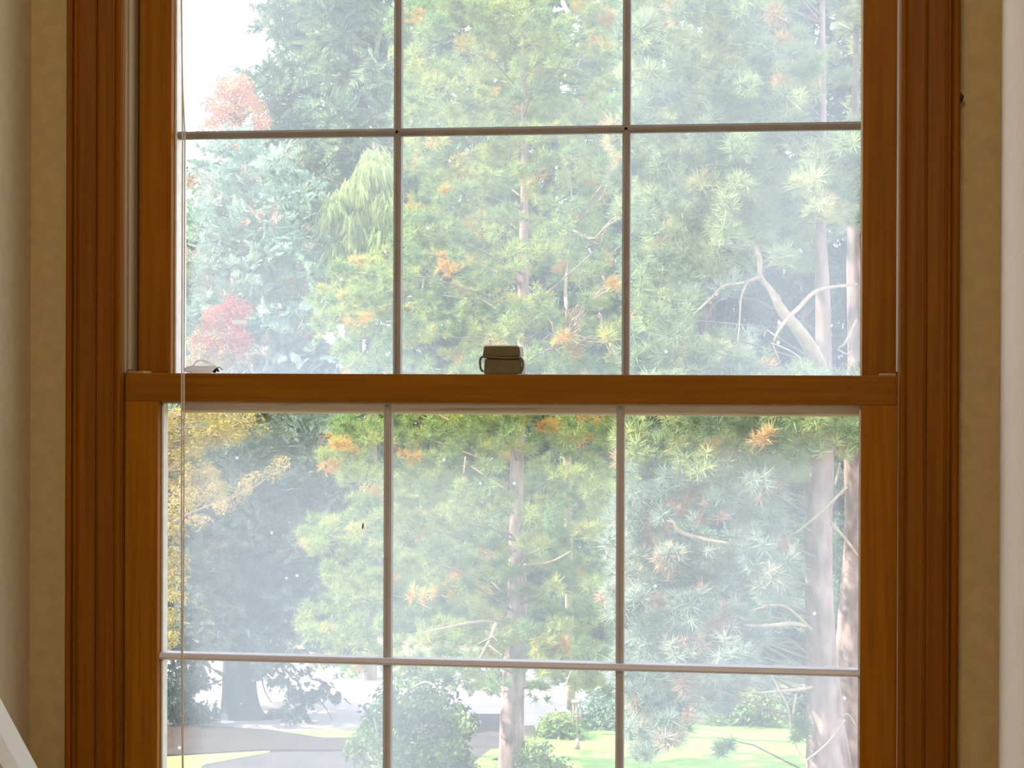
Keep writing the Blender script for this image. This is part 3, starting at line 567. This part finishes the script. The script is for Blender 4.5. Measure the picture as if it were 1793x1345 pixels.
crown(t, PL, d-.2, 1.2, 420, 25, 9, .105, 'pine', M['coolpine'], (.60, .2), accent=.04, acc=.95, axis=(0, -.2, .8), jit=1.1, gaps=GR, name='lower_foliage', trunk=T, bw=.010, sq=.75, nb=40)
# second trunk of the group
b = at(1495, 672, d+1.5); t = tree('pine_tree', (b.x, b.y, -H), 'slimmer pine trunk at the extreme right edge beside the near pine')
d2 = d+1.5
T = trunk(t, [(1500, 1800, d2, 80), (1496, 1345, d2, 66), (1488, 1215, d2, 58), (1488, 1100, d2, 46), (1496, 950, d2, 36), (1494, 800, d2, 32), (1498, 640, d2, 28), (1494, 450, d2, 24), (1496, 300, d2, 16), (1500, 0, d2, 9), (1500, -200, d2, 3)], M['bark'], 4, 14)
crown(t, [(1440, -150), (1540, -150), (1540, 60), (1500, 200), (1450, 120)], d2, .7, 26, 24, 9, .12, 'pine', M['pineleaf2'], (.5, .15), trunk=T, bw=.01)

# ---- bushes on the ground
def rhodo(x0, poly, d, label, n, size, tint, m, nm='rhododendron_bush'):
    b = gp(x0, 655+H*F/d); t = tree(nm, (b.x, b.y, -H), label, 'bush')
    base = at(x0, 655+H*F/d, d); lst = []
    for k in range(12):
        q = sample(poly, 1)[0]; e = at(q[0], q[1], d+fr.uniform(-.4, .4)); lst.append(([base, (base+e)/2+Vector((fr.uniform(-.1, .1), 0, -.05)), e], [.022, .014, .005]))
    tubes('stems', lst, M['twig'], t, 5)
    crown(t, poly, d, .7, n, 16, 9, size, 'leaf', m, tint, axis=(0, -.2, .6))
    return t
rhodo(725, [(690, 1205), (730, 1185), (770, 1205), (805, 1240), (822, 1275), (815, 1345), (830, 1400), (600, 1420), (640, 1345), (612, 1310), (640, 1290), (650, 1235)], 24, 'big leafy rhododendron bush at bottom centre left of the pine trunk', 250, .115, (.36, .28), M['bushleaf'])
rhodo(952, [(925, 1312), (950, 1302), (978, 1318), (988, 1345), (990, 1400), (910, 1400), (918, 1345)], 24.5, 'small leafy bush at the foot of the centre pine trunk', 50, .10, (.6, .2), M['bushleaf'], 'garden_bush')
def hedge(poly, x0, d, label, n=70, m='hedgeleaf', tint=(.5, .2), size=.13, nm='garden_bush'):
    b = gp(x0, 655+H*F/d); t = tree(nm, (b.x, b.y, -H), label, 'bush')
    crown(t, poly, d, .6, n, 14, 9, size, 'leaf', M[m], tint)
hedge([(955, 1275), (975, 1262), (1000, 1262), (1015, 1275), (1012, 1300), (955, 1300)], 985, 30.2, 'low clipped yellow-green bush behind the wind chime')
hedge([(1012, 1262), (1040, 1225), (1090, 1210), (1100, 1290), (1015, 1296)], 1060, 31, 'loose grey-green bush right of the wind chime', 80, 'bluefir', (.6, .15), .15)
hedge([(1250, 1235), (1280, 1215), (1330, 1222), (1365, 1240), (1362, 1270), (1255, 1270)], 1305, 31.6, 'rounded green bush at the back of the bright lawn', 90, 'hedgeleaf', (.4, .2), .15)
hedge([(1355, 1245), (1400, 1215), (1470, 1230), (1480, 1266), (1355, 1266)], 1410, 33, 'dark bush at the back of the lawn beside the near pine trunk', 80, 'farfir', (.3, .2), .18)
hedge([(1100, 1235), (1160, 1215), (1245, 1225), (1250, 1268), (1100, 1270)], 1170, 33.5, 'dark shaded bush behind the drooping pine boughs', 90, 'farfir', (.3, .2), .18)

# ---- wind chime hung from the centre pine
d = 23.3
wc = empty('wind_chime', at(1010, 1310, d)); tag(wc, 'wind chime with wooden cap, long tubes and wedge sail hanging over the lawn', 'wind chime')
def seg(a, b, r, nm, m, rad2=None): tubes(nm, [([at(*a, d), at(*b, d)], [r*.5*d/F, (rad2 or r)*.5*d/F])], m, wc, 10)
seg((1010, 1160), (1010, 1228), 1, 'cord', M['twig']); seg((1010, 1226), (1010, 1231), 20, 'cap', M['copper'])
for x in (1004, 1010, 1016): seg((x, 1231), (x, 1268 if x != 1010 else 1258), 3, 'tube', M['copper'])
seg((1010.5, 1255), (1010.5, 1294), 2, 'cord', M['twig']); seg((1010.5, 1253), (1010.5, 1256), 9, 'striker', M['copper'])
seg((1010.5, 1293), (1010.5, 1312), 5, 'sail', M['copper'], 13)
